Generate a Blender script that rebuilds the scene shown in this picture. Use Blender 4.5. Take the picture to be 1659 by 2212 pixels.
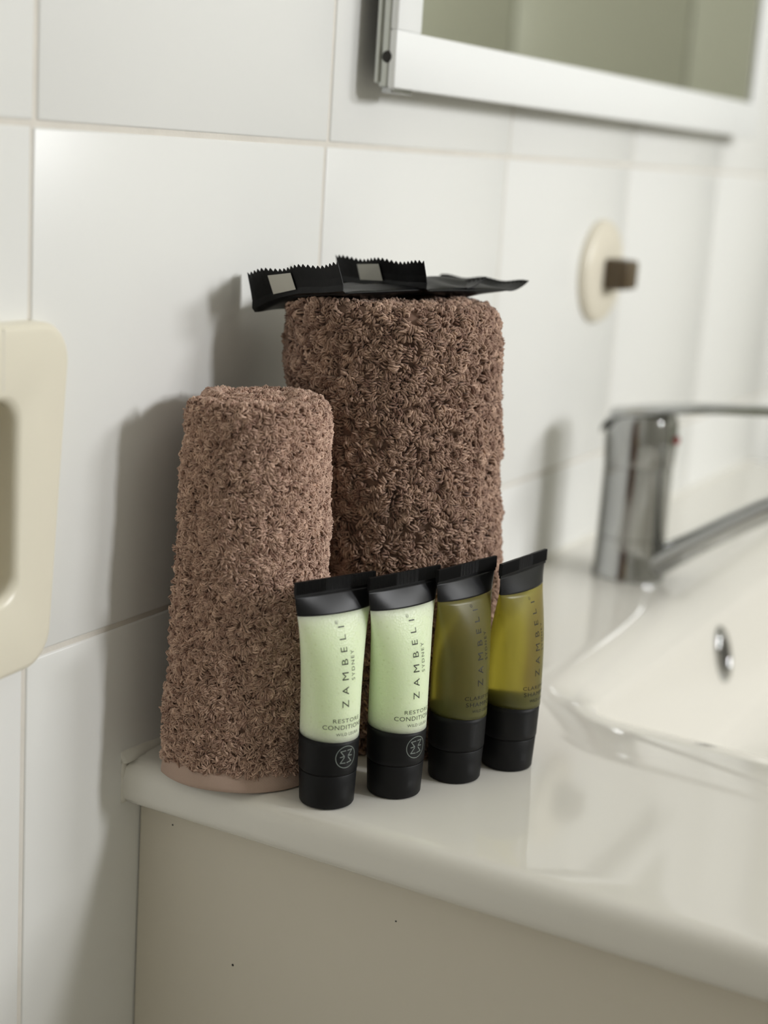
import bpy, bmesh, math
import numpy as np
from mathutils import Vector, Matrix

for o in list(bpy.data.objects):
    bpy.data.objects.remove(o)
sc = bpy.context.scene
C = sc.collection
rng = np.random.default_rng(7)

# ------------------------------------------------------------------ camera
YAW, PITCH, ROLL = 1.0754, 0.2254, 0.0659
CAM = Vector((-0.4964, -0.3859, 0.2567))
fw = Vector((math.sin(YAW) * math.cos(PITCH), math.cos(YAW) * math.cos(PITCH), -math.sin(PITCH)))
rt = Vector((math.cos(YAW), -math.sin(YAW), 0))
up = rt.cross(fw)
r2 = math.cos(ROLL) * rt + math.sin(ROLL) * up
u2 = -math.sin(ROLL) * rt + math.cos(ROLL) * up
camd = bpy.data.cameras.new('camera')
cam = bpy.data.objects.new('camera', camd)
C.objects.link(cam)
M = Matrix((r2, u2, -fw)).transposed().to_4x4()
M.translation = CAM
cam.matrix_world = M
camd.sensor_fit = 'VERTICAL'
camd.sensor_height = 36
camd.lens = 36 * 3380 / 2212
camd.clip_start = 0.01
camd.dof.use_dof = True
camd.dof.focus_distance = 0.642
camd.dof.aperture_fstop = 5.0
sc.camera = cam

# ------------------------------------------------------------------ world, lights, exposure
w = bpy.data.worlds.new('world')
sc.world = w
w.use_nodes = True
w.node_tree.nodes['Background'].inputs[0].default_value = (0.8, 0.88, 1, 1)
w.node_tree.nodes['Background'].inputs[1].default_value = 0.3
sc.view_settings.view_transform = 'Standard'
sc.view_settings.look = 'None'
sc.view_settings.gamma = 1
sc.view_settings.use_curve_mapping = False
sc.view_settings.exposure = -0.16
sc.cycles.use_denoising = True
sc.cycles.max_bounces = 10
sc.cycles.diffuse_bounces = 6
sc.cycles.glossy_bounces = 5
sc.cycles.transmission_bounces = 8
sc.cycles.caustics_reflective = False
sc.cycles.caustics_refractive = True
sc.cycles.sample_clamp_indirect = 6

WIN_X, WIN_Z, WIN_W, WIN_H, FRONT_Y = 0.30, 0.70, 0.17, 0.30, -1.75
def area(name, loc, rot, sx, sy, power, col, spread=math.pi):
    l = bpy.data.lights.new(name, 'AREA')
    l.shape = 'RECTANGLE'
    l.size, l.size_y, l.energy, l.color, l.spread = sx, sy, power, col, spread
    o = bpy.data.objects.new(name, l)
    C.objects.link(o)
    o.location, o.rotation_euler = loc, rot
    return o
area('window_daylight', (WIN_X, FRONT_Y - 0.03, WIN_Z), (math.radians(90), 0, 0), WIN_W, WIN_H, 15.2, (0.98, 0.987, 1.0))
LAMP = (0.80, FRONT_Y + 0.062, 0.86)
area('wall_lamp_light', LAMP, (math.radians(90), 0, 0), 0.46, 0.20, 13.8, (0.975, 0.985, 1.0))

# ------------------------------------------------------------------ helpers
def lin(c):
    c = c / 255.0
    return c / 12.92 if c <= 0.04045 else ((c + 0.055) / 1.055) ** 2.4
def rgb(r, g, b):
    return (lin(r), lin(g), lin(b), 1)

def mat(name, col, rough=0.5, metal=0.0, spec=0.5, noise=None, bump=None, coat=0.0, sss=None, trans=0.0, ior=1.45):
    m = bpy.data.materials.new(name)
    m.use_nodes = True
    nt = m.node_tree
    b = nt.nodes['Principled BSDF']
    b.inputs['Base Color'].default_value = col
    b.inputs['Roughness'].default_value = rough
    b.inputs['Metallic'].default_value = metal
    b.inputs['Specular IOR Level'].default_value = spec
    b.inputs['Coat Weight'].default_value = coat
    b.inputs['Transmission Weight'].default_value = trans
    b.inputs['IOR'].default_value = ior
    if sss:
        b.inputs['Subsurface Weight'].default_value = sss[0]
        b.inputs['Subsurface Radius'].default_value = sss[1]
        b.inputs['Subsurface Scale'].default_value = sss[2]
    tc = nt.nodes.new('ShaderNodeTexCoord')
    if noise:   # (scale, amount)
        n = nt.nodes.new('ShaderNodeTexNoise')
        n.inputs['Scale'].default_value = noise[0]
        n.inputs['Detail'].default_value = 4
        nt.links.new(tc.outputs['Object'], n.inputs['Vector'])
        mr = nt.nodes.new('ShaderNodeMapRange')
        mr.inputs['To Min'].default_value = 1 - noise[1]
        mr.inputs['To Max'].default_value = 1 + noise[1]
        nt.links.new(n.outputs['Fac'], mr.inputs['Value'])
        mx = nt.nodes.new('ShaderNodeVectorMath')
        mx.operation = 'SCALE'
        mx.inputs[0].default_value = col[:3]
        nt.links.new(mr.outputs['Result'], mx.inputs['Scale'])
        nt.links.new(mx.outputs['Vector'], b.inputs['Base Color'])
    if bump:    # (scale, strength, distance)
        n = nt.nodes.new('ShaderNodeTexNoise')
        n.inputs['Scale'].default_value = bump[0]
        n.inputs['Detail'].default_value = 3
        nt.links.new(tc.outputs['Object'], n.inputs['Vector'])
        bp = nt.nodes.new('ShaderNodeBump')
        bp.inputs['Strength'].default_value = bump[1]
        bp.inputs['Distance'].default_value = bump[2]
        nt.links.new(n.outputs['Fac'], bp.inputs['Height'])
        nt.links.new(bp.outputs['Normal'], b.inputs['Normal'])
    return m

MT = {}
MT['tile2'] = mat('dimmed_side_tile', rgb(184, 184, 170), 0.3)  # side wall's dimmer light put into a darker, greyer tile colour
MT['tile'] = mat('glazed_tile', rgb(231, 231, 228), 0.30, bump=(14, 0.03, 0.003), noise=(3, 0.012))
MT['grout'] = mat('grout', rgb(216, 211, 202), 0.9, noise=(60, 0.10), bump=(500, 0.4, 0.0006))
MT['paint'] = mat('wall_paint', rgb(221, 220, 215), 0.7, bump=(120, 0.1, 0.001))
MT['floor'] = mat('floor_vinyl', rgb(188, 185, 178), 0.5, noise=(20, 0.1))
MT['counter'] = mat('cultured_marble', rgb(227, 224, 216), 0.08, noise=(4, 0.015), coat=0.3)
MT['panel'] = mat('laminate_panel', rgb(214, 207, 192), 0.45, noise=(6, 0.02))
MT['caulk'] = mat('caulk', rgb(222, 219, 210), 0.6, noise=(80, 0.12))
MT['chrome'] = mat('chrome', rgb(172, 173, 172), 0.09, metal=1.0)
MT['alu'] = mat('brushed_aluminium', rgb(190, 192, 186), 0.32, metal=1.0)
MT['frame'] = mat('white_lacquer', rgb(238, 239, 238), 0.35)
MT['mirror'] = mat('mirror_glass', rgb(222, 224, 212), 0.015, metal=1.0)
MT['cream'] = mat('cream_ceramic', rgb(230, 224, 206), 0.3, noise=(30, 0.01))
MT['recess'] = mat('shaded_recess', rgb(196, 187, 164), 0.5)  # cream darkened: shade inside the niche painted into the colour
MT['knob_plate'] = mat('knob_plate', rgb(224, 217, 200), 0.3)
MT['knob'] = mat('brown_bakelite', rgb(84, 70, 50), 0.35)
MT['red'] = mat('red_plastic', rgb(190, 30, 28), 0.35)
MT['dark'] = mat('dark_hole', rgb(40, 38, 34), 0.6)
MT['black'] = mat('black_plastic', rgb(21, 21, 22), 0.48, spec=0.22, bump=(900, 0.05, 0.0002))
MT['blackgloss'] = mat('black_tube_film', rgb(20, 20, 22), 0.36, spec=0.28)
MT['foil'] = mat('black_foil', rgb(14, 14, 15), 0.42, spec=0.25, bump=(90, 0.35, 0.0015))
MT['foil_in'] = mat('sachet_tag_print', rgb(190, 188, 178), 0.5)
MT['ink'] = mat('dark_print', rgb(42, 45, 38), 0.5)
MT['ink2'] = mat('dark_print_on_olive', rgb(38, 38, 26), 0.5)
MT['logo'] = mat('grey_print', rgb(120, 128, 122), 0.45)

def finish(o, label=None, category=None, group=None, kind=None):
    if label: o['label'] = label
    if category: o['category'] = category
    if group: o['group'] = group
    if kind: o['kind'] = kind
    return o

def obj(name, me, m, parent=None, smooth=True, **kw):
    if isinstance(me, bmesh.types.BMesh):
        bm = me
        me = bpy.data.meshes.new(name)
        bmesh.ops.recalc_face_normals(bm, faces=bm.faces)
        bm.to_mesh(me)
        bm.free()
    if smooth:
        me.polygons.foreach_set('use_smooth', np.ones(len(me.polygons), dtype=bool))
    o = bpy.data.objects.new(name, me)
    if m is not None and not me.materials:
        me.materials.append(MT[m] if isinstance(m, str) else m)
    C.objects.link(o)
    o.parent = parent
    return finish(o, **kw)

def empty(name, loc, rz=0, **kw):
    o = bpy.data.objects.new(name, None)
    o.empty_display_size = 0.02
    C.objects.link(o)
    o.location = loc
    o.rotation_euler = (0, 0, rz)
    return finish(o, **kw)

def pydata(name, verts, faces):
    me = bpy.data.meshes.new(name)
    me.from_pydata([tuple(map(float, v)) for v in verts], [], [tuple(map(int, f)) for f in faces])
    me.update()
    return me

def box(lo, hi, bev=0.0, seg=2, bm=None):
    own = bm is None
    b = bmesh.new()
    bmesh.ops.create_cube(b, size=1)
    for v in b.verts:
        for k in range(3):
            v.co[k] = lo[k] + (v.co[k] + 0.5) * (hi[k] - lo[k])
    if bev > 0:
        bmesh.ops.bevel(b, geom=b.edges[:], offset=bev, segments=seg, profile=0.5, affect='EDGES')
    if own:
        return b
    me = bpy.data.meshes.new('t')
    b.to_mesh(me)
    b.free()
    bm.from_mesh(me)
    bpy.data.meshes.remove(me)
    return bm

def flat(me, ang=0.6):
    try:
        me.set_sharp_from_angle(angle=ang)
    except Exception:
        pass

def bobj(name, lo, hi, m, parent=None, bev=0.0, seg=2, **kw):
    o = obj(name, box(lo, hi, bev, seg), m, parent, smooth=bev > 0, **kw)
    if bev > 0:
        flat(o.data, 0.9)
    return o

def rings(name, R, closed=True, cap0=False, cap1=False):
    """loft a list of rings (each n x 3)"""
    R = [np.asarray(r) for r in R]
    n = len(R[0])
    V = np.concatenate(R)
    F = []
    for i in range(len(R) - 1):
        for j in range(n if closed else n - 1):
            k = (j + 1) % n
            F.append((i * n + j, i * n + k, (i + 1) * n + k, (i + 1) * n + j))
    if cap0: F.append(tuple(range(n))[::-1])
    if cap1: F.append(tuple((len(R) - 1) * n + j for j in range(n)))
    return pydata(name, V, F)

def lathe(name, prof, n=48, c=(0, 0), cap0=True, cap1=True):
    t = np.linspace(0, 2 * np.pi, n, endpoint=False)
    R = [np.stack([c[0] + r * np.cos(t), c[1] + r * np.sin(t), 0 * t + z], 1) for r, z in prof]
    return rings(name, R, True, cap0, cap1)

def tube_path(name, pts, rad, n=20, caps=True):
    pts = [Vector(q) for q in pts]
    R = []
    for i, q in enumerate(pts):
        d = (pts[min(i + 1, len(pts) - 1)] - pts[max(i - 1, 0)]).normalized()
        a = d.cross(Vector((1, 0, 0.001))).normalized()
        b = d.cross(a)
        r = rad[i] if hasattr(rad, '__len__') else rad
        ra, rb = r if hasattr(r, '__len__') else (r, r)
        R.append([q + a * ra * math.cos(t) + b * rb * math.sin(t) for t in np.linspace(0, 2 * math.pi, n, endpoint=False)])
    return rings(name, R, True, caps, caps)

# ------------------------------------------------------------------ room shell
X0, X1 = -1.3, 1.12           # side walls
ZF, ZC = -0.85, 1.55          # floor, ceiling
JX, JZ, PX, PZ = -0.0615, 0.0604, 0.200, 0.1983   # tile grid of the main wall
GAP, TH = 0.0022, 0.006
# grip niche
NX0, NX1, NZ0, NZ1, ND = -0.128, -0.0768, 0.0875, 0.1635, 0.06

bm = bmesh.new()
for lo, hi in [((X0, 0.0007, ZF), (NX0, 0.08, ZC)), ((NX1, 0.0007, ZF), (X1, 0.08, ZC)),
               ((NX0, 0.0007, ZF), (NX1, 0.08, NZ0)), ((NX0, 0.0007, NZ1), (NX1, 0.08, ZC))]:
    box(lo, hi, bm=bm)
wall_back = obj('wall_back', bm, 'grout', smooth=False)
finish(wall_back, label='wall of large white square tiles behind the vanity', kind='structure')

tile_cache = {}
def tile_mesh(wd, hg, m='tile'):
    key = (round(wd, 4), round(hg, 4), m)
    if key not in tile_cache:
        b = box((-wd / 2, -TH / 2, -hg / 2), (wd / 2, TH / 2, hg / 2), 0.0010, 2)
        me = bpy.data.meshes.new('wall_tile')
        b.to_mesh(me)
        b.free()
        me.materials.append(MT[m])
        me.polygons.foreach_set('use_smooth', np.ones(len(me.polygons), dtype=bool))
        flat(me, 0.9)
        tile_cache[key] = me
    return tile_cache[key]

for i in range(-3, 6):
    for k in range(-2, 5):
        xa, xb = JX + PX * i, JX + PX * (i + 1)
        za, zb = JZ + PZ * k, JZ + PZ * (k + 1)
        xb = min(xb, X1)
        if k >= 1:      # the upper rows sit a little to the right of the lower ones
            xa += 0.0018; xb = min(xb + 0.0018, X1)
        cx, cz = (xa + xb) / 2, (za + zb) / 2
        if i == -1 and k == 0:
            b = bmesh.new()
            a0, a1, c0, c1 = xa + GAP / 2, xb - GAP / 2, za + GAP / 2, zb - GAP / 2
            for lo, hi in [((a0, 0, c0), (NX0, TH, c1)), ((NX1, 0, c0), (a1, TH, c1)), ((NX0, 0, c0), (NX1, TH, NZ0)), ((NX0, 0, NZ1), (NX1, TH, c1))]:
                box(lo, hi, bm=b)
            obj('tile', b, 'tile', wall_back, smooth=False)
            continue
        o = bpy.data.objects.new('tile', tile_mesh(xb - xa - GAP, zb - za - GAP))
        C.objects.link(o)
        o.parent = wall_back
        o.location = (cx, TH / 2 + float(rng.uniform(-.0002, .0002)), cz)
        o.rotation_euler = (float(rng.uniform(-.0005, .0005)), 0, float(rng.uniform(-.0005, .0005)))

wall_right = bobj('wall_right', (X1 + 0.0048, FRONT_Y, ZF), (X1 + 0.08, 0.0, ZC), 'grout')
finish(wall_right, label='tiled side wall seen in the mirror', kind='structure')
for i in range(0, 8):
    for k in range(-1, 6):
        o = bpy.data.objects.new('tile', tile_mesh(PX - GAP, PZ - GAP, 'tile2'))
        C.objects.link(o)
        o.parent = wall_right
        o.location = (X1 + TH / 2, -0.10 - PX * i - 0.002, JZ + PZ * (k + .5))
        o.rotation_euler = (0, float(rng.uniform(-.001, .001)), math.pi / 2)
finish(bobj('wall_left', (X0 - 0.08, FRONT_Y, ZF), (X0, 0.08, ZC), 'paint'), label='plain painted wall on the near side of the bathroom', kind='structure')
wx0, wx1, wz0, wz1 = WIN_X - WIN_W / 2, WIN_X + WIN_W / 2, WIN_Z - WIN_H / 2, WIN_Z + WIN_H / 2
bm = bmesh.new()
for lo, hi in [((X0, FRONT_Y - .08, ZF), (wx0, FRONT_Y, ZC)), ((wx1, FRONT_Y - .08, ZF), (X1 + .08, FRONT_Y, ZC)),
               ((wx0, FRONT_Y - .08, ZF), (wx1, FRONT_Y, wz0)), ((wx0, FRONT_Y - .08, wz1), (wx1, FRONT_Y, ZC))]:
    box(lo, hi, bm=bm)
wf = obj('wall_front', bm, 'paint', smooth=False)
finish(wf, label='plain painted wall opposite the vanity with the window', kind='structure')
win = empty('window_1', (WIN_X, FRONT_Y, WIN_Z), kind='structure', label='small bathroom window opposite the vanity')
def fb(lo, hi, nm):
    o = bobj(nm, lo, hi, 'frame', win, 0.002)
h, v = WIN_W / 2, WIN_H / 2
fb((-h - .02, -.02, -v - .03), (h + .02, .012, -v), 'window_sill')
fb((-h - .02, -.02, v), (h + .02, .012, v + .02), 'window_frame')
fb((-h - .02, -.02, -v), (-h, .012, v), 'window_frame')
fb((h, -.02, -v), (h + .02, .012, v), 'window_frame')
finish(bobj('floor', (X0, FRONT_Y, ZF - .05), (X1 + .08, 0.08, ZF), 'floor'), label='bathroom floor below the vanity', kind='structure')
finish(bobj('ceiling', (X0, FRONT_Y - .08, ZC), (X1 + .08, 0.08, ZC + .05), 'paint'), label='flat white painted ceiling', kind='structure')

# ------------------------------------------------------------------ countertop with moulded basin
CX1, CY0, CT = 0.93, -0.50, 0.0209
BC = np.array([0.452, -0.275])
angs = set(np.linspace(-np.pi, np.pi, 200, endpoint=False).tolist())
for cx, cy in [(0, 0), (CX1, 0), (0, CY0), (CX1, CY0)]:
    angs.add(math.atan2(cy - BC[1], cx - BC[0]))
angs = np.array(sorted(angs))
D = np.stack([np.cos(angs), np.sin(angs)], 1)
def rect_ring(x0, x1, y0, y1, z):
    sx = np.where(D[:, 0] > 0, (x1 - BC[0]) / np.where(D[:, 0] == 0, 1e-9, D[:, 0]), (x0 - BC[0]) / np.where(D[:, 0] == 0, 1e-9, D[:, 0]))
    sy = np.where(D[:, 1] > 0, (y1 - BC[1]) / np.where(D[:, 1] == 0, 1e-9, D[:, 1]), (y0 - BC[1]) / np.where(D[:, 1] == 0, 1e-9, D[:, 1]))
    s = np.minimum(sx, sy)
    P = BC + D * s[:, None]
    return np.column_stack([P, np.full(len(P), z)])
def rrect_ring(x0, x1, y0, y1, rad, z):
    out = []
    cx, cy = (x0 + x1) / 2, (y0 + y1) / 2
    hx, hy = (x1 - x0) / 2, (y1 - y0) / 2
    for d in D:
        lo_, hi_ = 0.0, 1.0
        for _ in range(36):
            m = (lo_ + hi_) / 2
            q = np.abs(BC + d * m - (cx, cy)) - (hx - rad, hy - rad)
            sd = np.hypot(*np.maximum(q, 0)) + min(max(q[0], q[1]), 0) - rad
            if sd > 0: hi_ = m
            else: lo_ = m
        out.append((*(BC + d * lo_), z))
    return np.array(out)
R = []
rb, rtp = 0.006, 0.0085
for a in np.linspace(0, np.pi / 2, 5):      # lower rounding
    i_ = rb * (1 - math.sin(a)); z_ = -CT + rb * (1 - math.cos(a))
    R.append(rect_ring(i_, CX1 - i_, CY0 + i_, 0, z_))
for a in np.linspace(0, np.pi / 2, 8):      # upper rounding
    i_ = rtp * (1 - math.cos(a)); z_ = -rtp + rtp * math.sin(a)
    R.append(rect_ring(i_, CX1 - i_, CY0 + i_, 0, z_))
R.append(rect_ring(0.02, CX1 - .02, CY0 + .02, -0.004, 0))
#  dish that rolls over into the bowl
DISH = 0.011
O = (0.122, 0.782, -0.462, -0.094, 0.085)
I = (0.210, 0.694, -0.440, -0.117, 0.030)
for t in np.linspace(0, 1, 22):
    q = [O[k] + (I[k] - O[k]) * t for k in range(5)]
    R.append(rrect_ring(*q, -DISH * t ** 2.3))
WT = math.tan(math.radians(14))
def wall_ins(z):            # how far the bowl wall has moved inward at height z
    return 0.0035 + (-.016 - z) * WT
for ins, z in [(.0009, -.0122), (.0022, -.0140)] + [(wall_ins(z), z) for z in np.linspace(-.016, -.080, 9)] + [(.022, -.090), (.030, -.098), (.045, -.105), (.065, -.109), (.10, -.111)]:
    R.append(rrect_ring(I[0] + ins, I[1] - ins, I[2] + ins, I[3] - ins, I[4] + ins * .6, z))
R.append(rect_ring(BC[0] - .02, BC[0] + .02, BC[1] - .02, BC[1] + .02, -.1125))
top = empty('countertop', (0, 0, -CT), label='glossy off-white countertop with moulded wash basin', category='countertop')
def under(o, p=top):
    o.parent = p
    o.matrix_parent_inverse = Matrix.Translation(-Vector(p.location))
    return o
slab = under(obj('slab', rings('slab', [rrect_ring(.19, .714, -.458, -.10, .05, -CT)] + R, True, False, True), 'counter'))
flat(slab.data, 1.2)
# caulk where slab meets the wall
cr = []
for x in np.linspace(-0.0012, CX1, 60):
    rr = 0.0020 + 0.0004 * math.sin(x * 170) + 0.0003 * math.sin(x * 411) + 0.0022 * max(0, 1 - x / .03)
    cr.append([(x, 0.0002, -0.0015), (x, -rr, -0.0005), (x, -rr * .55, rr * .45), (x, -rr * .15, rr * .8), (x, 0.0002, rr * 1.05)])
under(obj('caulk_bead', rings('caulk_bead', cr, True, True, True), 'caulk'))
cr = []
for z in np.linspace(-CT + .001, 0.001, 12):
    rr = 0.0011 + 0.0003 * math.sin(z * 700)
    cr.append([(0.004, 0.0002, z), (-rr * .9, 0.0002, z), (-rr * .35, -rr * .4, z), (0.0005, -rr, z), (0.004, -rr, z)])
under(obj('caulk_bead', rings('caulk_bead', cr, True, True, True), 'caulk'))
# overflow ring in the basin wall
def tor(name, R_, r_, sz=1.0, n=40, m=12):
    A = []
    for a in np.linspace(0, 2 * np.pi, n, endpoint=False):
        ring = []
        for b in np.linspace(0, 2 * np.pi, m, endpoint=False):
            ring.append(((R_ + r_ * math.cos(b)) * math.cos(a), r_ * math.sin(b), (R_ + r_ * math.cos(b)) * math.sin(a) * sz))
        A.append(ring)
    A.append(A[0])
    return rings(name, A, True)
ovr = obj('overflow_ring', tor('overflow_ring', 0.0100, 0.0026, 1.45), 'chrome')
ovh = obj('overflow_hole', lathe('overflow_hole', [(0.0001, 0.001), (0.0092, 0.001), (0.0096, -0.001)], 32), 'dark')
for v_ in ovh.data.vertices:
    x, y, z = v_.co
    v_.co = (x, -z, y * 1.45)
for o_ in (ovr, ovh):
    o_.location = (0.4475, I[3] - wall_ins(-.040) - .0004, -0.040)
    o_.rotation_euler = (math.radians(-14), 0, 0)
    under(o_)

# ------------------------------------------------------------------ vanity cabinet below the slab
PXI = 0.0124
cab = empty('vanity_cabinet', (0.45, -0.24, ZF), label='plain beige laminate vanity cabinet under the countertop', category='cabinet')
def cb(nm, lo, hi, m='panel', par=cab, bev=0.0008):
    o = bobj(nm, lo, hi, m, None, bev)
    return under(o, cab) if par is cab else o
side = cb('side_panel', (PXI, -0.462, ZF), (PXI + .016, -0.0007, -CT))
cb('side_panel', (CX1 - .03, -0.462, ZF), (CX1 - .014, -0.0012, -CT))
cb('back_panel', (PXI + .016, -0.016, ZF), (CX1 - .03, -0.0012, -0.14))
cb('bottom_panel', (PXI + .016, -0.462, ZF + .08), (CX1 - .03, -0.016, ZF + .096))
cb('kickboard', (PXI + .016, -0.43, ZF), (CX1 - .03, -0.414, ZF + .08))
for a, b_, hx in ((PXI + .001, 0.4555, 0.43), (0.4585, CX1 - .015, 0.484)):
    d_ = cb('door', (a, -0.480, ZF + .082), (b_, -0.463, -CT - .003))
    hn = obj('handle', tube_path('handle', [(hx, -.480, -.2), (hx, -.505, -.2), (hx, -.509, -.204), (hx, -.509, -.296), (hx, -.505, -.3), (hx, -.480, -.3)], .004, 12), 'chrome')
    hn.parent = d_
    hn.matrix_parent_inverse = d_.matrix_basis.inverted() @ Matrix.Translation(-Vector(cab.location)).inverted() @ Matrix.Translation(-Vector(cab.location))
# small dark specks on the side panel
for (y, z, r) in ((-0.0523, -0.0844, .0006), (-0.1285, -0.0402, .0004), (-.0183, -.0294, .0004)):
    me = lathe('speck', [(0.0001, .0002), (r * .7, .0002), (r, 0)], 10)
    for v_ in me.vertices:
        v_.co = (PXI - v_.co[2], y + v_.co[0], z + v_.co[1])
    sp = obj('speck', me, 'dark')
    sp.parent = side
    sp.matrix_parent_inverse = (Matrix.Translation(-Vector(cab.location)) @ side.matrix_basis).inverted() @ Matrix.Translation(-Vector(cab.location))

# ------------------------------------------------------------------ mirror
MX0, MX1, MZ0, MZ1, MYF, MYB = 0.1635, 0.7600, 0.2862, 1.02, -0.0200, -0.0105
FW, FB = 0.0235, 0.0262
mr = empty('wall_mirror', (0.46, 0, MZ0), label='white framed mirror hung on the tiled wall above the basin', category='mirror')
def mb(nm, lo, hi, m, bev=0.0008):
    return under(bobj(nm, lo, hi, m, None, bev), mr)
mb('frame', (MX0, MYF, MZ0), (MX1, MYF + .004, MZ0 + FB), 'frame')
mb('frame', (MX0, MYF, MZ1 - FB), (MX1, MYF + .004, MZ1), 'frame')
mb('frame', (MX0, MYF, MZ0 + FB), (MX0 + FW, MYF + .004, MZ1 - FB), 'frame')
mb('frame', (MX1 - FW, MYF, MZ0 + FB), (MX1, MYF + .004, MZ1 - FB), 'frame')
mb('mirror_glass', (MX0 + FW - .002, MYF + .0022, MZ0 + FB - .002), (MX1 - FW + .002, MYF + .004, MZ1 - FB + .002), 'mirror', 0)
mb('side_rail', (MX0 + .0004, MYF + .004, MZ0 + .0005), (MX0 + .012, MYB, MZ1), 'alu', 0.001)
mb('side_rail', (MX1 - .012, MYF + .004, MZ0 + .0005), (MX1 - .0004, MYB, MZ1), 'alu', 0.001)
mb('bottom_rail', (MX0 + .012, MYF + .004, MZ0 + .0005), (MX1 - .012, MYB, MZ0 + .012), 'alu', 0.001)
mb('side_bead', (MX0 - .0008, MYB - .0012, MZ0 + .002), (MX0 + .003, MYB + .0016, MZ1), 'alu', 0.0008)
mb('corner_clip', (MX0 + .002, MYF + .002, MZ0 - .0022), (MX0 + .022, MYB - .001, MZ0 + .0008), 'chrome', 0.0008)
me = lathe('screw', [(0.0001, .0008), (.0022, .0008), (.0028, 0)], 16)
for v_ in me.vertices:
    v_.co = (MX0 - v_.co[2] + .0003, -.0150 + v_.co[0], MZ0 + .0140 + v_.co[1])
under(obj('screw', me, 'dark'), mr)
for x in (MX0 + .05, MX1 - .05):     # stand-offs that hold it off the wall
    for z in (MZ0 + .06, MZ1 - .06):
        mb('standoff', (x - .01, MYB - .002, z - .01), (x + .01, 0.0003, z + .01), 'dark', 0)
mb('backing_board', (MX0 + .012, MYF + .004, MZ0 + .012), (MX1 - .012, MYB, MZ1 - .002), 'alu', 0)

# ------------------------------------------------------------------ round wall plate with square knob
KX, KZ = 0.494, 0.1890
kb = empty('wall_hook', (KX, 0, KZ), label='round cream wall plate with a dark brown square knob', category='wall hook')
me = lathe('plate', [(.034, 0), (.034, .003), (.0325, .0055), (.029, .0072), (.018, .0085), (.0005, .0088)], 56)
for v_ in me.vertices:
    x, y, z = v_.co
    v_.co = (x, .0002 - z, y)
obj('plate', me, 'knob_plate', kb)
b = box((-.010, -.0250, -.0115), (.0125, -.0080, .0095), 0.0025, 3)
for v_ in b.verts:
    k = (-.008 - v_.co.y) / .019
    v_.co.x *= 1 - .10 * k; v_.co.z *= 1 - .12 * k
obj('knob', b, 'knob', kb)

# ------------------------------------------------------------------ cream fixture with niche at the left
gr = empty('recessed_wall_holder', (-0.1, 0, 0.12), label='cream wall fixture with rounded corners and a recess at left edge of picture', category='wall holder')
def quad_ring(c, rad, y, n=12):
    """rounded quad in the wall plane, corners given counter-clockwise (x,z)"""
    out = []
    c = [Vector((q[0], q[1])) for q in c]
    for i in range(4):
        p0, p1, p2 = c[i - 1], c[i], c[(i + 1) % 4]
        d0, d1 = (p0 - p1).normalized(), (p2 - p1).normalized()
        half = math.acos(max(-1, min(1, d0.dot(d1)))) / 2
        tl = rad / math.tan(half)
        cen = p1 + (d0 + d1).normalized() * rad / math.sin(half)
        a0 = p1 + d0 * tl - cen
        a1 = p1 + d1 * tl - cen
        A0, A1 = math.atan2(a0.y, a0.x), math.atan2(a1.y, a1.x)
        while A1 < A0: A1 += 2 * math.pi
        for t in np.linspace(A0, A1, n):
            out.append((cen.x + rad * math.cos(t), y, cen.y + rad * math.sin(t)))
    return np.array(out)
def shrink(c, d):
    cx = sum(q[0] for q in c) / 4; cz = sum(q[1] for q in c) / 4
    return [(q[0] - d * (1 if q[0] > cx else -1), q[1] - d * (1 if q[1] > cz else -1)) for q in c]
outer = [(-0.150, 0.0560), (-0.0565, 0.0600), (-0.0470, 0.1895), (-0.150, 0.1905)]
inner = [(NX0 + .0010, NZ0 + .0015), (NX1 + .0001, NZ0 + .0020), (NX1 + .0003, NZ1 - .0010), (NX0 + .001, NZ1 - .0010)]
GY = -0.0085
R = [quad_ring(outer, .015, 0.0002), quad_ring(outer, .015, GY + .0035)]
for a in np.linspace(0, math.pi / 2, 6)[1:]:
    R.append(quad_ring(shrink(outer, .0030 * (1 - math.cos(a))), .014, GY + .0035 - .0035 * math.sin(a)))
R.append(quad_ring(shrink(inner, -.0032), .0110, GY))
for a in np.linspace(0, math.pi / 2, 6)[1:]:
    R.append(quad_ring(shrink(inner, -.0032 * (1 - math.sin(a))), .0090, GY + .0040 * (1 - math.cos(a))))
R.append(quad_ring(inner, .0085, 0.004))
o = obj('faceplate', rings('faceplate', R), 'cream')
under(o, gr)
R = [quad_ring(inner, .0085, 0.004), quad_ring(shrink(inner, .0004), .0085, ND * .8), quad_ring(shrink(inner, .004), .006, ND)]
under(obj('shaded_recess', rings('shaded_recess', R, True, False, True), 'recess'), gr)
under(bobj('seam_line', (-0.0842, GY - .00012, 0.1665), (-0.0838, GY + .0005, 0.1885), 'caulk'), gr)

# ------------------------------------------------------------------ basin mixer tap
FX, FY = 0.447, -0.0585
fc = empty('mixer_tap', (FX, FY, 0), label='chrome single lever mixer tap with a red dot behind the basin', category='tap')
fc_body = obj('body', lathe('body', [(.0235, .0002), (.0235, .004), (.0226, .006), (.0224, .0265), (.0218, .0268), (.0218, .0282), (.0224, .0285), (.0220, .0725)], 56), 'chrome', fc)
flat(fc_body.data, .7)
hd = obj('head', lathe('head', [(.0214, .0726), (.0214, .0742), (.0225, .0746), (.0232, .088), (.0228, .101), (.0205, .1075), (.012, .1095), (.0005, .1100)], 56), 'chrome', fc)
flat(hd.data, .7)
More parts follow.
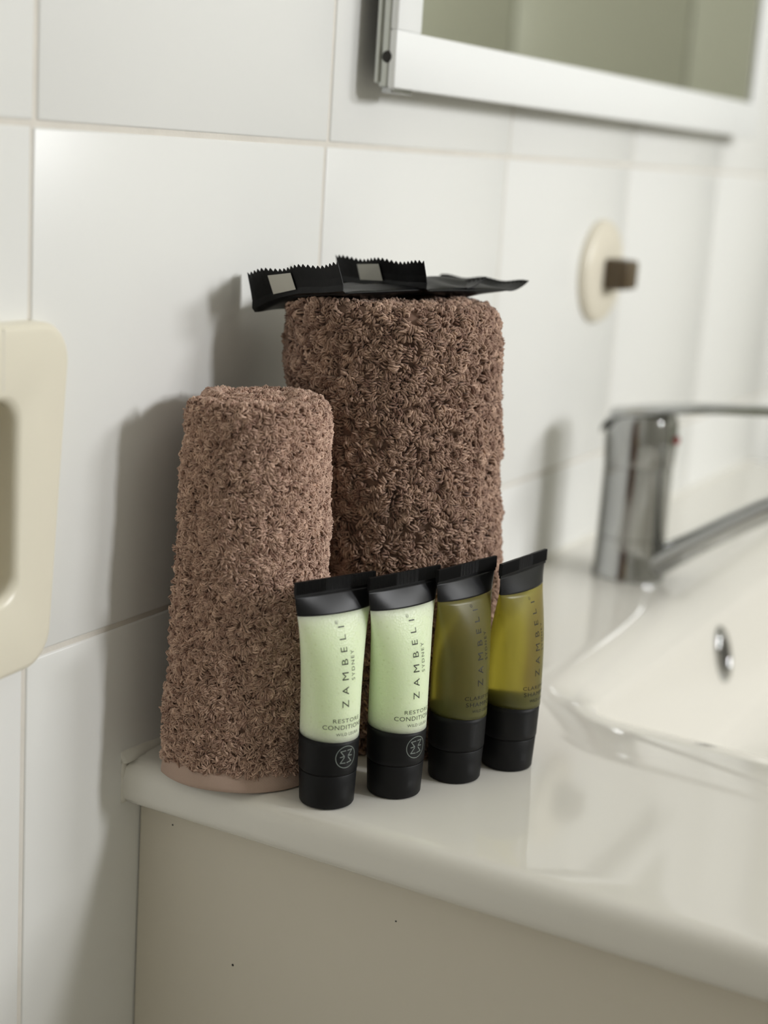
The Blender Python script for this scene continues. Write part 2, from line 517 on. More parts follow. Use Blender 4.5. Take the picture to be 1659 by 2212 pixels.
# lever: shell over the back and top of the head, then a long blade out over the basin
tp = [(.0236, .0955), (.0218, .1010), (.0180, .1055), (.0100, .1100), (.0, .1122), (-.012, .1140), (-.028, .1165), (-.055, .1195), (-.09, .1225), (-.125, .1250), (-.132, .1250)]
bt = [(.0220, .0950), (.0200, .0990), (.0160, .1030), (.0090, .1068), (.0, .1085), (-.012, .1098), (-.028, .1122), (-.055, .1160), (-.09, .1195), (-.125, .1225), (-.132, .1235)]
wd = [.0115, .0165, .0205, .0222, .0225, .0222, .0205, .0170, .0150, .0135, .0105]
R = []
for (ty, tz), (by, bz), w_ in zip(tp, bt, wd):
    ring = []
    for u_ in np.linspace(-1, 1, 13):
        k = 1 - abs(u_) ** 3 * .9
        dz = -(abs(u_) ** 2.2) * .0045
        ring.append((u_ * w_, ty, tz + dz))
    for u_ in np.linspace(1, -1, 13):
        dz = -(abs(u_) ** 2.2) * .0045
        k = 1 - abs(u_) ** 4
        ring.append((u_ * w_, ty + (by - ty) * k, tz + dz + (bz - tz) * max(k, .15)))
    R.append(ring)
obj('lever', rings('lever', R, True, True, True), 'chrome', fc)
me = lathe('hot_indicator', [(.0001, .0016), (.0022, .0012), (.0030, 0)], 20)
for v_ in me.vertices:
    x, y, z = v_.co
    v_.co = (x, -.0229 - z * 1.8, .0920 + y)
obj('hot_indicator', me, 'red', hd)
sp_pts = [(0, -.012, .006), (0, -.020, .0125), (0, -.0285, .0185), (0, -.045, .0300), (0, -.065, .0440), (0, -.085, .0570), (0, -.104, .0665), (0, -.118, .0695), (0, -.127, .0660), (0, -.131, .0580)]
obj('spout', tube_path('spout', sp_pts, [(.0095, .0125), (.0092, .0120), (.0088, .0112), (.0082, .0105), (.0080, .010), (.0080, .010), (.0080, .010), (.0080, .0098), (.0082, .0095), (.0085, .0092)], 24), 'chrome', fc)
me = lathe('aerator', [(.0075, .0), (.0082, .0015), (.0082, .0075), (.0070, .0085)], 24)
for v_ in me.vertices:
    v_.co += Vector((0, -.1315, .0495))
obj('aerator', me, 'chrome', fc)

# ------------------------------------------------------------------ lamp on the wall opposite (carries the second light)
lampo = empty('wall_lamp', (LAMP[0], FRONT_Y, LAMP[2]), label='long box lamp on the wall opposite the vanity', category='lamp')
obj('lamp_body', box((-.25, .0002, -.12), (.25, .058, .12), .004, 2), 'frame', lampo)

# ------------------------------------------------------------------ terry towels
def towel_material(name, base, alt):
    m = bpy.data.materials.new(name)
    m.use_nodes = True
    nt = m.node_tree
    b = nt.nodes['Principled BSDF']
    b.inputs['Roughness'].default_value = 0.85
    b.inputs['Specular IOR Level'].default_value = 0.2
    b.inputs['Sheen Weight'].default_value = 0.12
    b.inputs['Sheen Roughness'].default_value = 0.4
    at = nt.nodes.new('ShaderNodeAttribute')
    at.attribute_name = 'tone'
    mx = nt.nodes.new('ShaderNodeMix')
    mx.data_type = 'RGBA'
    mx.inputs['A'].default_value = base
    mx.inputs['B'].default_value = alt
    nt.links.new(at.outputs['Fac'], mx.inputs['Factor'])
    nt.links.new(mx.outputs['Result'], b.inputs['Base Color'])
    tc = nt.nodes.new('ShaderNodeTexCoord')
    n = nt.nodes.new('ShaderNodeTexNoise')
    n.inputs['Scale'].default_value = 2600
    nt.links.new(tc.outputs['Object'], n.inputs['Vector'])
    bp = nt.nodes.new('ShaderNodeBump')
    bp.inputs['Strength'].default_value = 0.5
    bp.inputs['Distance'].default_value = 0.0003
    nt.links.new(n.outputs['Fac'], bp.inputs['Height'])
    nt.links.new(bp.outputs['Normal'], b.inputs['Normal'])
    return m
MT['terry_a'] = towel_material('terry_small', rgb(150, 118, 103), rgb(234, 202, 181))
MT['terry_b'] = towel_material('terry_large', rgb(120, 92, 79), rgb(208, 177, 156))
MT['cloth'] = mat('towel_ground_cloth', rgb(128, 104, 91), 0.95, spec=0.1)
def hem_material():
    m = mat('towel_hem', rgb(184, 160, 146), 0.9, spec=0.15)
    nt = m.node_tree
    b = nt.nodes['Principled BSDF']
    tc = nt.nodes.new('ShaderNodeUVMap')
    wv = nt.nodes.new('ShaderNodeTexChecker')
    wv.inputs['Scale'].default_value = 1.0
    nt.links.new(tc.outputs['UV'], wv.inputs['Vector'])
    bp = nt.nodes.new('ShaderNodeBump')
    bp.inputs['Strength'].default_value = 1.0
    bp.inputs['Distance'].default_value = 0.0005
    nt.links.new(wv.outputs['Fac'], bp.inputs['Height'])
    nt.links.new(bp.outputs['Normal'], b.inputs['Normal'])
    return m
MT['hem'] = hem_material()

def smooth_noise(seed, nw, lmin, lmax):
    g = np.random.default_rng(seed)
    k = 2 * np.pi / g.uniform(lmin, lmax, nw)
    a = g.uniform(0, 2 * np.pi, nw)
    ph = g.uniform(0, 2 * np.pi, nw)
    return lambda s, z: sum(np.sin(k[i] * (s * np.cos(a[i]) + z * np.sin(a[i])) + ph[i]) for i in range(nw)) / math.sqrt(nw)

class Roll:
    """a towel rolled into a standing spiral"""
    def __init__(s, c, Rfun, H, t, pitch, turns, th0, lean, seed, amp, eye=(0, 0)):
        s.c, s.Rfun, s.H, s.t, s.pitch, s.turns, s.th0, s.lean = c, Rfun, H, t, pitch, turns, th0, lean
        s.n1 = smooth_noise(seed, 7, .03, .09)
        s.n2 = smooth_noise(seed + 1, 6, .025, .07)
        s.amp, s.eye = amp, eye
        # profile: outer face, over the top, inner face
        h0 = H - t / 2
        s.L1, s.L2, s.L3 = h0, math.pi * t / 2, 0.030
    def prof(s, l):
        l = np.asarray(l, float)
        h0, t = s.L1, s.t
        ph = np.clip((l - s.L1) / (t / 2), 0, math.pi)
        off = t / 2 * np.cos(ph)
        z = np.where(l < s.L1, l, h0 + t / 2 * np.sin(ph))
        z = np.where(l > s.L1 + s.L2, h0 - (l - s.L1 - s.L2), z)
        return off, z
    def pos(s, th, l):
        """th in turns*2pi measured inward from the outer end"""
        th = np.asarray(th, float)
        off, z = s.prof(l)
        Rz = s.Rfun(z, th)
        inward = s.pitch * th / (2 * np.pi)
        a = s.th0 + th
        fold = s.amp * s.n1(a * .035, z) * np.clip(1 - inward / .03, .3, 1)
        ztop = .0009 * s.n2(a * .02, th * .004) * np.clip((z - .02) / .1, 0, 1)
        r = Rz - s.t / 2 - inward + off + fold
        f = np.clip(inward / .03, 0, 1)
        x = s.c[0] + s.eye[0] * f + r * np.cos(a) + s.lean[0] * z
        y = s.c[1] + s.eye[1] * f + r * np.sin(a) + s.lean[1] * z
        return np.stack([x, y, z + ztop], -1)
    def frame(s, th, l):
        e1, e2 = 1e-3, 1e-5
        P = s.pos(th, l)
        dT = s.pos(th + e1, l) - P
        dL = s.pos(th, l + e2) - P
        dT /= np.linalg.norm(dT, axis=-1, keepdims=True) + 1e-12
        dL /= np.linalg.norm(dL, axis=-1, keepdims=True) + 1e-12
        N = np.cross(dT, dL)
        N /= np.linalg.norm(N, axis=-1, keepdims=True) + 1e-12
        return P, N, dT, dL
    def base_mesh(s, name):
        nth = int(s.turns * 72)
        ths = np.linspace(0, s.turns * 2 * np.pi, nth)
        ls = np.concatenate([np.linspace(0.0, s.L1, 26), np.linspace(s.L1, s.L1 + s.L2, 10)[1:], np.linspace(s.L1 + s.L2, s.L1 + s.L2 + s.L1 - .001, 20)[1:]])
        T, L = np.meshgrid(ths, ls, indexing='ij')
        V = s.pos(T.ravel(), L.ravel())
        V[:, 2] = np.maximum(V[:, 2], .0004)
        n = len(ls)
        F = [(i * n + j, (i + 1) * n + j, (i + 1) * n + (j + 1) % n, i * n + (j + 1) % n) for i in range(nth - 1) for j in range(n)]
        F.append(tuple(range(n)))
        F.append(tuple((nth - 1) * n + j for j in range(n))[::-1])
        return pydata(name, V, F)

VIEW = np.array([-.88, -.475, 0])       # direction from the towels toward the room's open side
def pile_mesh(name, roll, dens, zmin, length, rad, seed, coarse, lift=1.0):
    g = np.random.default_rng(seed)
    SIDES = 3
    # candidate samples: outer wrap, rims of every turn, inner faces near the top
    Rm = float(roll.Rfun(np.array(.1), np.array(0.)))
    n_out = int(2 * np.pi * Rm * roll.L1 * dens)
    th = [g.uniform(0, 2 * np.pi, n_out)]
    ll = [g.uniform(zmin, roll.L1, n_out)]
    avg = 2 * np.pi * Rm * .65 * roll.turns
    n_top = int(avg * roll.L2 * dens * 1.0)
    th.append(g.uniform(0, roll.turns * 2 * np.pi, n_top)); ll.append(g.uniform(roll.L1, roll.L1 + roll.L2, n_top))
    n_in = int(avg * .016 * dens * .6)
    th.append(g.uniform(0, roll.turns * 2 * np.pi, n_in)); ll.append(roll.L1 + roll.L2 + g.uniform(0, .016, n_in))
    th = np.concatenate(th); ll = np.concatenate(ll)
    G = 3 if coarse > 1.1 else 2
    pick = g.permutation(len(th))[:len(th) // G]
    th, ll = th[pick], ll[pick]
    P, N, dT, dL = roll.frame(th, ll)
    # thin out the side pressed toward the wall
    away = N @ np.array([0.2, 1.0, 0]) > .75
    keep = ~(away & (g.random(len(th)) < .7) & (ll < roll.L1 - .01))
    th, ll, P, N, dT, dL = [q[keep] for q in (th, ll, P, N, dT, dL)]
    n = len(th)
    s_ = th * Rm
    fl = smooth_noise(seed + 5, 9, .007 * coarse, .022 * coarse)
    f2 = smooth_noise(seed + 6, 9, .005 * coarse, .012 * coarse)
    ang = -np.pi / 2 + 1.5 * fl(s_, ll) + .6 * f2(s_, ll) + g.normal(0, .8, n)
    # every tuft is a few loops lying side by side
    rp = lambda q: np.repeat(q, G, axis=0)
    side_ = np.tile(np.arange(G) - (G - 1) / 2, n)
    th, ll, P, N, dT, dL, ang, s_ = [rp(q) for q in (th, ll, P, N, dT, dL, ang, s_)]
    n = len(th)
    ang = ang + g.normal(0, .22, n)
    hc = rp(g.normal(0, .16, n // G)); lc = rp(g.uniform(.75, 1.2, n // G)); bc = rp(g.normal(0, .65, n // G)); tc_ = rp(g.normal(0, .17, n // G))
    T = dT * np.cos(ang)[:, None] + dL * np.sin(ang)[:, None]
    B = np.cross(N, T)
    P = P + B * (side_ * rad * 1.75)[:, None] + T * (g.normal(0, rad * .9, n))[:, None]
    ln = length * np.where(ll > roll.L1 + .001, .75, 1.0) * lc * g.uniform(.85, 1.15, n) * (1 + .15 * f2(ll, s_))
    hh = np.where(ll > roll.L1 + .001, .75, 1.0) * lift * 1.15 * length * np.clip(.70 + (.22 if coarse > 1.1 else .15) * fl(ll + .3, s_) + .12 * f2(ll + .7, s_) + hc + g.normal(0, .06, n) - .08 * np.abs(side_), .15, 1.3)
    bend = bc + g.normal(0, .15, n)
    keyN = np.array([-.10, .72, 1.02, .80, -.02])
    keyT = np.array([.0, .04, .48, .94, 1.06])
    keyB = np.array([.0, .16, .46, .46, .20])
    keyR = np.array([.95, 1.04, 1.08, 1.04, .9])
    K = len(keyN)
    CP = (P[:, None, :] + N[:, None, :] * (keyN[None, :] * hh[:, None])[..., None] + T[:, None, :] * (keyT[None, :] * ln[:, None])[..., None]
          + B[:, None, :] * (keyB[None, :] * (bend * ln)[:, None])[..., None])
    CP[..., 2] = np.maximum(CP[..., 2], .0009)
    dC = np.gradient(CP, axis=1)
    dC /= np.linalg.norm(dC, axis=-1, keepdims=True) + 1e-12
    U = np.cross(dC, B[:, None, :]); U /= np.linalg.norm(U, axis=-1, keepdims=True) + 1e-12
    W = np.cross(dC, U)
    rr = rad * g.uniform(.8, 1.2, n)[:, None] * keyR[None, :]
    V = np.empty((n, K, SIDES, 3))
    for k in range(SIDES):
        a = 2 * np.pi * k / SIDES
        V[:, :, k] = CP + (U * math.cos(a) + W * math.sin(a)) * rr[..., None]
    V = V.reshape(-1, 3)
    V[:, 2] = np.maximum(V[:, 2], .0003)
    f = []
    for i in range(K - 1):
        for k in range(SIDES):
            k2 = (k + 1) % SIDES
            f.append((i * SIDES + k, i * SIDES + k2, (i + 1) * SIDES + k2, (i + 1) * SIDES + k))
    f = np.array(f)
    F = (f[None] + (np.arange(n) * K * SIDES)[:, None, None]).reshape(-1)
    me = bpy.data.meshes.new(name)
    nf = n * len(f)
    me.vertices.add(len(V)); me.vertices.foreach_set('co', V.astype(np.float32).ravel())
    me.loops.add(nf * 4); me.loops.foreach_set('vertex_index', F.astype(np.int32))
    me.polygons.add(nf)
    me.polygons.foreach_set('loop_start', (np.arange(nf) * 4).astype(np.int32))
    me.polygons.foreach_set('use_smooth', np.ones(nf, dtype=bool))
    at = me.attributes.new('tone', 'FLOAT', 'POINT')
    tone = np.clip(.40 + tc_ + .12 * g.normal(0, 1, n) + .12 * f2(ll, s_ + .2), 0, 1)
    at.data.foreach_set('value', np.repeat(tone, K * SIDES).astype(np.float32))
    me.update(calc_edges=True)
    return me

def shift(me, d):
    co = np.empty(len(me.vertices) * 3, dtype=np.float32)
    me.vertices.foreach_get('co', co)
    co = co.reshape(-1, 3) - np.array(d, dtype=np.float32)
    me.vertices.foreach_set('co', co.ravel())
    return me

def towel(name, roll, matname, dens, length, rad, seed, coarse, label, hem=0.0, lift=1.0):
    base = (roll.c[0], roll.c[1], 0)
    root = empty(name, base, label=label, category='towel', group='rolled towels on the counter')
    obj('rolled_cloth', shift(roll.base_mesh('rolled_cloth'), base), 'cloth', root)
    pl = obj('terry_pile', shift(pile_mesh('terry_pile', roll, dens, hem, length, rad, seed, coarse, lift), base), matname, root)
    finish(pl, kind='stuff')
    if hem > 0:
        n = 160
        V, F, UV = [], [], []
        ths = np.linspace(0, 2 * np.pi, n)
        zs = [0.0004, .0010, .0025, hem * .55, hem * .85, hem, hem + .002]
        ex = [0.0006, .0013, .0016, .0015, .0014, .0011, 0.0002]
        for i, a in enumerate(ths):
            for z, e in zip(zs, ex):
                p, nn, _, _ = roll.frame(np.array([a]), np.array([max(z, .0005)]))
                q = p[0] + nn[0] * e + np.array([0, 0, 0])
                q[2] = z
                V.append(q)
        k = len(zs)
        for i in range(n - 1):
            for j in range(k - 1):
                F.append((i * k + j, (i + 1) * k + j, (i + 1) * k + j + 1, i * k + j + 1))
        me = pydata('hem', V, F)
        uv = me.uv_layers.new(name='UVMap')
        for lp in me.loops:
            i, j = divmod(lp.vertex_index, k)
            uv.data[lp.index].uv = (ths[i] * .034 / .0006, zs[j] / .0006)
        h_ = obj('hem', shift(me, base), 'hem', root)
        finish(h_, label='flat woven hem')
    return root

small = Roll((0.0300, -0.0410), lambda z, th: .0366 - .0058 * np.clip(z / .158, 0, 1), 0.1568, .0066, .0086, 2.7, math.radians(150), (0.008, 0.009), 11, .0005, (.004, -.002))
towel('rolled_hand_towel', small, 'terry_a', 2.15e6, .0020, .00037, 21, 1.0, 'short rolled brown terry towel with flat hem, standing left of the tubes', hem=.0078)
large = Roll((0.1150, -0.0715), lambda z, th: .0497 - .0015 * np.clip(z / .19, 0, 1), 0.1938, .0100, .0102, 3.2, math.radians(120), (-0.018, 0.075), 31, .0010, (.004, .002))
towel('rolled_bath_towel', large, 'terry_b', 0.95e6, .0022, .00058, 41, 1.3, 'tall thick rolled brown terry towel with black sachets on top', hem=.0, lift=1.1)

# ------------------------------------------------------------------ toiletry tubes
ZCAP, ZCOL, ZLAB0, ZLAB1, ZSH, ZTOP = 0.0143, 0.0148, 0.0291, 0.0800, 0.0876, 0.0937
RB = 0.0121
PER = 2 * math.pi * RB
def ellper(a, b):
    h = ((a - b) / (a + b)) ** 2
    return math.pi * (a + b) * (1 + 3 * h / (10 + math.sqrt(4 - 3 * h)))
def section(z):
    if z <= ZLAB0:
        r = .0118 + (RB - .0118) * max(0, (z - ZCOL) / (ZLAB0 - ZCOL))
        return r, r
    t = min(1, (z - ZLAB0) / (ZSH - ZLAB0))
    b = RB * (1 - t ** 3.4) * (1 - .10 * t) + .00055
    lo_, hi_ = RB * .5, RB * 1.7
    for _ in range(40):
        m = (lo_ + hi_) / 2
        if ellper(m, b) > PER: hi_ = m
        else: lo_ = m
    return lo_, b
def expo(z):
    """cross-section exponent: round low down, pointed lens toward the crimp"""
    t = min(1, max(0, (z - .060) / (ZSH - .060)))
    return 1.0 + .42 * t ** 1.6
def sec_pt(z, t, grow=0.0):
    a, b = section(z)
    e = expo(z)
    s_, c_ = math.sin(t), math.cos(t)
    return ((a + grow) * s_, -(b + grow) * math.copysign(abs(c_) ** e, c_), z)
def sec_ring(z, grow=0.0, n=96):
    return np.array([sec_pt(z, t, grow) for t in np.linspace(0, 2 * np.pi, n, endpoint=False)])
def surf(s, z, off):
    a, b = section(z)
    t = s / max(a, 1e-6)
    p0 = sec_pt(z, t)
    p1, p2 = sec_pt(z, t - .01), sec_pt(z, t + .01)
    tx, ty = p2[0] - p1[0], p2[1] - p1[1]
    l = math.hypot(tx, ty)
    return (p0[0] + ty / l * off, p0[1] - tx / l * off, z)

TEXT = {}
def text_mesh(txt, spacing=1.0):
    key = (txt, spacing)
    if key in TEXT: return TEXT[key]
    cu = bpy.data.curves.new('text', 'FONT')
    cu.body = txt
    cu.size = 1
    cu.space_character = spacing
    cu.resolution_u = 4
    cu.offset = -0.002
    o = bpy.data.objects.new('text', cu)
    C.objects.link(o)
    dg = bpy.context.evaluated_depsgraph_get()
    me = bpy.data.meshes.new_from_object(o.evaluated_get(dg))
    V = np.array([v.co[:2] for v in me.vertices])
    F = [tuple(p.vertices) for p in me.polygons]
    bpy.data.objects.remove(o)
    V = V - (V.min(0) + V.max(0)) / 2
    V = V / (V.max(0) - V.min(0))
    TEXT[key] = (V, F)
    return TEXT[key]
def lettering(name, txt, parent, m, s0, z0, length, height, vertical=False, spacing=1.0):
    V, F = text_mesh(txt, spacing)
    P = []
    for x, y in V:
        x, y = x * length, y * height
        P.append(surf(s0 - y, z0 + x, .00009) if vertical else surf(s0 + x, z0 + y, .00009))
    return obj(name, pydata(name, P, F), m, parent, smooth=False)

def strokes(lines, w_):
    V, F = [], []
    for ln in lines:
        for i in range(len(ln) - 1):
            a, b = np.array(ln[i], float), np.array(ln[i + 1], float)
            d = (b - a) / np.linalg.norm(b - a)
            n = np.array([-d[1], d[0]]) * w_ / 2
            a2, b2 = a - d * w_ * .35, b + d * w_ * .35
            k = len(V)
            V += [a2 - n, b2 - n, b2 + n, a2 + n]
            F.append((k, k + 1, k + 2, k + 3))
    return V, F

def body_materials():
    # pale green conditioner in a milky tube
    m = mat('conditioner', rgb(224, 237, 202), 0.36, spec=0.4, sss=(1.0, (1.0, 1.0, 0.92), 0.010))
    nt = m.node_tree
    b = nt.nodes['Principled BSDF']
    tc = nt.nodes.new('ShaderNodeTexCoord')
    vo = nt.nodes.new('ShaderNodeTexVoronoi')
    vo.inputs['Scale'].default_value = 1100
    nt.links.new(tc.outputs['Object'], vo.inputs['Vector'])
    bp = nt.nodes.new('ShaderNodeBump')
    bp.inputs['Strength'].default_value = 0.45
    bp.inputs['Distance'].default_value = 0.0003
    nt.links.new(vo.outputs['Distance'], bp.inputs['Height'])
    nt.links.new(bp.outputs['Normal'], b.inputs['Normal'])
    v2 = nt.nodes.new('ShaderNodeTexVoronoi')
    v2.inputs['Scale'].default_value = 420
    nt.links.new(tc.outputs['Object'], v2.inputs['Vector'])
    cr_ = nt.nodes.new('ShaderNodeValToRGB')
    cr_.color_ramp.elements[0].position = 0.08
    cr_.color_ramp.elements[0].color = rgb(218, 231, 192)
    cr_.color_ramp.elements[1].position = 0.26
    cr_.color_ramp.elements[1].color = rgb(226, 239, 204)
    nt.links.new(v2.outputs['Distance'], cr_.inputs['Fac'])
    nt.links.new(cr_.outputs['Color'], b.inputs['Base Color'])
    MT['conditioner'] = m
    # clear olive shampoo in a frosted tube
    m = bpy.data.materials.new('shampoo')
    m.use_nodes = True
    nt = m.node_tree
    b = nt.nodes['Principled BSDF']
    b.inputs['Base Color'].default_value = rgb(202, 198, 116)
    b.inputs['Roughness'].default_value = 0.34
    b.inputs['Transmission Weight'].default_value = 0.86
    b.inputs['IOR'].default_value = 1.36
    va = nt.nodes.new('ShaderNodeVolumeAbsorption')
    va.inputs['Color'].default_value = rgb(224, 214, 8)
    va.inputs['Density'].default_value = 62
    nt.links.new(va.outputs['Volume'], nt.nodes['Material Output'].inputs['Volume'])
    MT['shampoo'] = m
body_materials()

def make_tube(kind):
    root = empty('toiletry_tube', (0, 0, 0), category='tube', group='toiletry tubes in a row on the counter')
    cap = obj('cap', lathe('cap', [(.0098, .0002), (.0107, .0003), (.0111, .0010), (.0117, ZCAP - .0003), (.0115, ZCAP)], 64), 'black', root)
    flat(cap.data, .8)
    obj('cap_joint', lathe('cap_joint', [(.0111, ZCAP - .0004), (.0111, ZCOL + .0004)], 48), 'dark', root)
    zc = [ZCOL, ZCOL + .0004] + list(np.linspace(ZCOL + .003, ZLAB0, 6))
    R_ = [sec_ring(z, .00012 - (.0003 if i == 0 else 0)) for i, z in enumerate(zc)]
    obj('collar', rings('collar', R_, True, True, True), 'black', root)
    zb = np.linspace(ZLAB0 + .00002, ZLAB1, 26)
    obj('body', rings('body', [sec_ring(z) for z in zb], True, True, True), 'conditioner' if kind == 'c' else 'shampoo', root)
    if kind == 's':
        obj('inner_neck', lathe('inner_neck', [(.0114, ZLAB0 + .0002), (.0110, .0312), (.009, .0322), (.0005, .0326)], 40), 'black', root)
    zs = np.linspace(ZLAB1 + .00002, ZSH, 14)
    obj('shoulder', rings('shoulder', [sec_ring(z, .00008) for z in zs], True, True, True), 'blackgloss', root)
    # ribbed crimp seal
    a, _ = section(ZSH)
    nr = 46 * 4
    xs = np.linspace(-a - .0002, a + .0002, nr + 1)
    R_ = []
    for z, amp in ((ZSH - .0002, 0), (ZSH + .0010, 0), (ZSH + .0011, 1), (ZTOP - .0002, 1), (ZTOP, .4)):
        d = .00042 + amp * .00042 * (0.5 + .5 * np.cos(np.arange(nr + 1) * 2 * np.pi / 4))
        mid = np.abs(xs - .001) < .006
        d = np.where(mid & (amp > 0), .00042 + .00009 * np.sin(xs * 9000) * amp, d)
        R_.append(np.concatenate([np.stack([xs, -d, 0 * xs + z], 1), np.stack([xs[::-1], d[::-1], 0 * xs + z], 1)]))
    cs = obj('crimp_seal', rings('crimp_seal', R_, True, True, True), 'black', root)
    flat(cs.data, .5)
    ink = 'ink' if kind == 'c' else 'ink2'
    lettering('lettering', 'ZAMBELI', root, ink, -.0014, .0594, .0320, .0029, True, 1.9)
    lettering('lettering', '®', root, ink, -.0032, .0770, .0014, .0014, True)
    lettering('lettering', 'SYDNEY', root, ink, .0025, .0600, .0118, .0017, True, 1.35)
    if kind == 'c':
        lettering('lettering', 'RESTORE', root, ink, 0, .0381, .0128, .0016, spacing=1.15)
        lettering('lettering', 'CONDITIONER', root, ink, 0, .0354, .0208, .0018, spacing=1.1)
        lettering('lettering', 'WILD LEURA', root, ink, .0003, .0325, .0108, .0012, spacing=1.1)
        V, F = strokes([[(-.4, 2.7), (-2.6, 2.5), (-.9, .35), (-2.7, .1)], [(-.9, -.1), (-2.6, -2.4), (-.4, -2.5)],
                        [(.5, 2.7), (2.7, 2.8), (.9, .5), (2.7, .3)], [(.9, -.1), (2.5, -2.1), (.4, -2.5)]], .36)
        n = 60
        k = len(V)
        for i in range(n):
            t = 2 * math.pi * i / n
            V += [np.array((4.72 * math.cos(t), 4.72 * math.sin(t))), np.array((4.42 * math.cos(t), 4.42 * math.sin(t)))]
        for i in range(n):
            j = (i + 1) % n
            F.append((k + 2 * i, k + 2 * j, k + 2 * j + 1, k + 2 * i + 1))
        P = [surf(v_[0] * .001, .0226 + v_[1] * .001, .00022) for v_ in V]
        finish(obj('emblem', pydata('emblem', P, F), 'logo', root, smooth=False), label='grey round emblem of zigzag strokes')
    else:
        lettering('lettering', 'CLARIFYING', root, ink, 0, .0385, .0170, .0016, spacing=1.15)
        lettering('lettering', 'SHAMPOO', root, ink, 0, .0357, .0158, .0018, spacing=1.15)
        lettering('lettering', 'WILD LEURA', root, ink, .0003, .0328, .0108, .0012, spacing=1.1)
    return root

def dup(root):
    r = root.copy()
    C.objects.link(r)
    for ch in list(root.children):
        c = ch.copy()
        C.objects.link(c)
        c.parent = r
    return r
ta = make_tube('c')
tb = dup(ta)
ts = make_tube('s')
tt = dup(ts)
for o, (x, y), rz, ln_, lab in (
        (ta, (.0168, -.0908), -23.5, -.016, 'pale green conditioner tube nearest the short towel, leftmost of the row'),
        (tb, (.0428, -.1076), -19.0, -.016, 'pale green conditioner tube beside the olive tubes, second from left'),
        (ts, (.0728, -.1205), -12.5, -.014, 'dark olive shampoo tube right beside a pale green tube'),
        (tt, (.0995, -.1328), -5.5, 0.0, 'brighter yellow-olive shampoo tube at the right end of the row')):
    o.rotation_euler = (Matrix.Rotation(ln_, 3, Vector((.88, .475, 0))) @ Matrix.Rotation(math.radians(rz), 3, 'Z')).to_euler()
    o.location = (x, y, abs(ln_) * .0105)
    o['label'] = lab

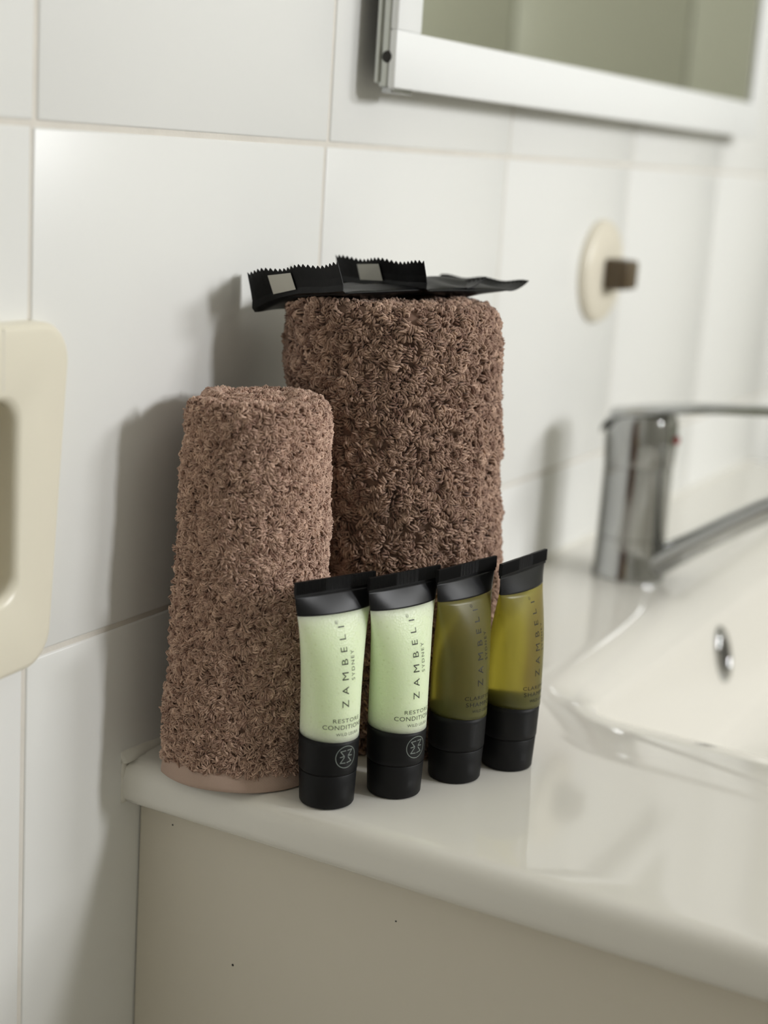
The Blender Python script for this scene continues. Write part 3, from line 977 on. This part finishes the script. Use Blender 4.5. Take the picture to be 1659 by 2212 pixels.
# ------------------------------------------------------------------ black sachets on the tall towel
def sachet(name, L, W_, label, seed, flap=.0125, thick=.0075, tipcurl=.004, bendz=None):
    """local frame: x along the pack (0 = near crimp line), y across, z up"""
    g = smooth_noise(seed, 8, .012, .04)
    root = empty(name, (0, 0, 0), label=label, category='sachet', group='black sachets on the tall towel')
    bendz = bendz or (lambda x, y: 0)
    # pillow body
    nx, ny = 34, 26
    V, F = [], []
    for side_ in (1, -1):
        for i in range(nx + 1):
            for j in range(ny + 1):
                u, v_ = i / nx, j / ny
                x, y = u * L, (v_ - .5) * W_
                e = (max(0, math.sin(math.pi * min(max(u, 0), 1))) ** .55) * (max(0, math.sin(math.pi * v_)) ** .6)
                pinch = 1 - .05 * math.sin(math.pi * u)
                z = side_ * (thick / 2 * e + .0002) + (.0009 * g(x, y)) * e + bendz(x, y)
                V.append((x, y * pinch, z))
    n1 = (nx + 1) * (ny + 1)
    for i in range(nx):
        for j in range(ny):
            a = i * (ny + 1) + j
            F.append((a, a + ny + 1, a + ny + 2, a + 1))
            F.append((n1 + a, n1 + a + 1, n1 + a + ny + 2, n1 + a + ny + 1))
    for i in range(nx):
        a, b = i * (ny + 1), i * (ny + 1) + ny
        F.append((a, n1 + a, n1 + a + ny + 1, a + ny + 1)); F.append((b, b + ny + 1, n1 + b + ny + 1, n1 + b))
    for j in range(ny):
        a, b = j, nx * (ny + 1) + j
        F.append((a, a + 1, n1 + a + 1, n1 + a)); F.append((b, n1 + b, n1 + b + 1, b + 1))
    obj('pouch', pydata('pouch', V, F), 'foil', root)
    # crimped, saw-toothed ends: near one bent upward, far one curling slightly
    def crimp(far):
        nt_ = 22
        V, F = [], []
        n = nt_ * 2
        rows = 6
        for sgn in (0, 1):
            for r_ in range(rows + 1):
                q = r_ / rows
                for j in range(n + 1):
                    y = (j / n - .5) * W_
                    ll_ = flap * q
                    if r_ == rows and j % 2: ll_ -= .0016
                    wv = .0006 * math.sin(y * 260 + seed) * q
                    if not far:
                        phi = 1.33 * min(1, q * 2.0)
                        x = -ll_ * (.25 if q > .3 else .6) - wv + sgn * .0004
                        z = ll_ * .92 * min(1, q * 2.4) + wv
                        yy = y
                    else:
                        x = L + ll_ * .95
                        z = tipcurl * q * q - sgn * .0004 + wv
                        yy = y
                    V.append((x, yy, z + bendz(0 if not far else L, y) * (1 - .85 * q)))
        m_ = (rows + 1) * (n + 1)
        for r_ in range(rows):
            for j in range(n):
                a = r_ * (n + 1) + j
                F.append((a, a + 1, a + n + 2, a + n + 1))
                F.append((m_ + a, m_ + a + n + 1, m_ + a + n + 2, m_ + a + 1))
        for j in range(n):
            a = rows * (n + 1) + j
            F.append((a, a + 1, m_ + a + 1, m_ + a))
            F.append((j, m_ + j, m_ + j + 1, j + 1))
        for r_ in range(rows):
            a = r_ * (n + 1); F.append((a, a + n + 1, m_ + a + n + 1, m_ + a))
            b = a + n; F.append((b, m_ + b, m_ + b + n + 1, b + n + 1))
        return obj('crimp_end', pydata('crimp_end', V, F), 'foil', root, smooth=False)
    c0 = crimp(False)
    crimp(True)
    # pale printed tag on the near crimp
    ty0, ty1 = W_ * .5 - W_ * .26 - .0145, W_ * .5 - W_ * .26
    P = []
    for yy, q in ((ty1, .30), (ty0 , .30), (ty0 + .001, .78), (ty1 + .001, .78)):
        wv = .0006 * math.sin(yy * 260 + seed) * q
        P.append((-flap * q * .25 - wv - .0006, yy, flap * q * .92 * min(1, q * 2.4) + wv + bendz(0, yy) * (1 - .85 * q)))
    tg = obj('printed_tag', pydata('printed_tag', P, [(0, 1, 2, 3)]), 'foil_in', root, smooth=False)
    finish(tg, label='pale grey printed rectangle')
    return root
s1 = sachet('foil_sachet', .074, .0585, 'black foil sachet overhanging the tall towel towards the wall, left of the other', 3, thick=.0075, flap=.0135,
            bendz=lambda x, y: -.006 * max(0, min(1, (y + .004) / .03)) ** 2 * max(0, 1 - x / .045))
s1.location = (.0680, -.0330, .1955)
s1.rotation_euler = (math.radians(-8), math.radians(-1), math.radians(-16))
s2 = sachet('foil_sachet', .054, .0550, 'black foil sachet lying on top of the other, pointed end to the right', 8, thick=.0085, flap=.0135)
s2.location = (.1125, -.0490, .1988)
s2.rotation_euler = (math.radians(-2.5), math.radians(0.5), math.radians(-16))
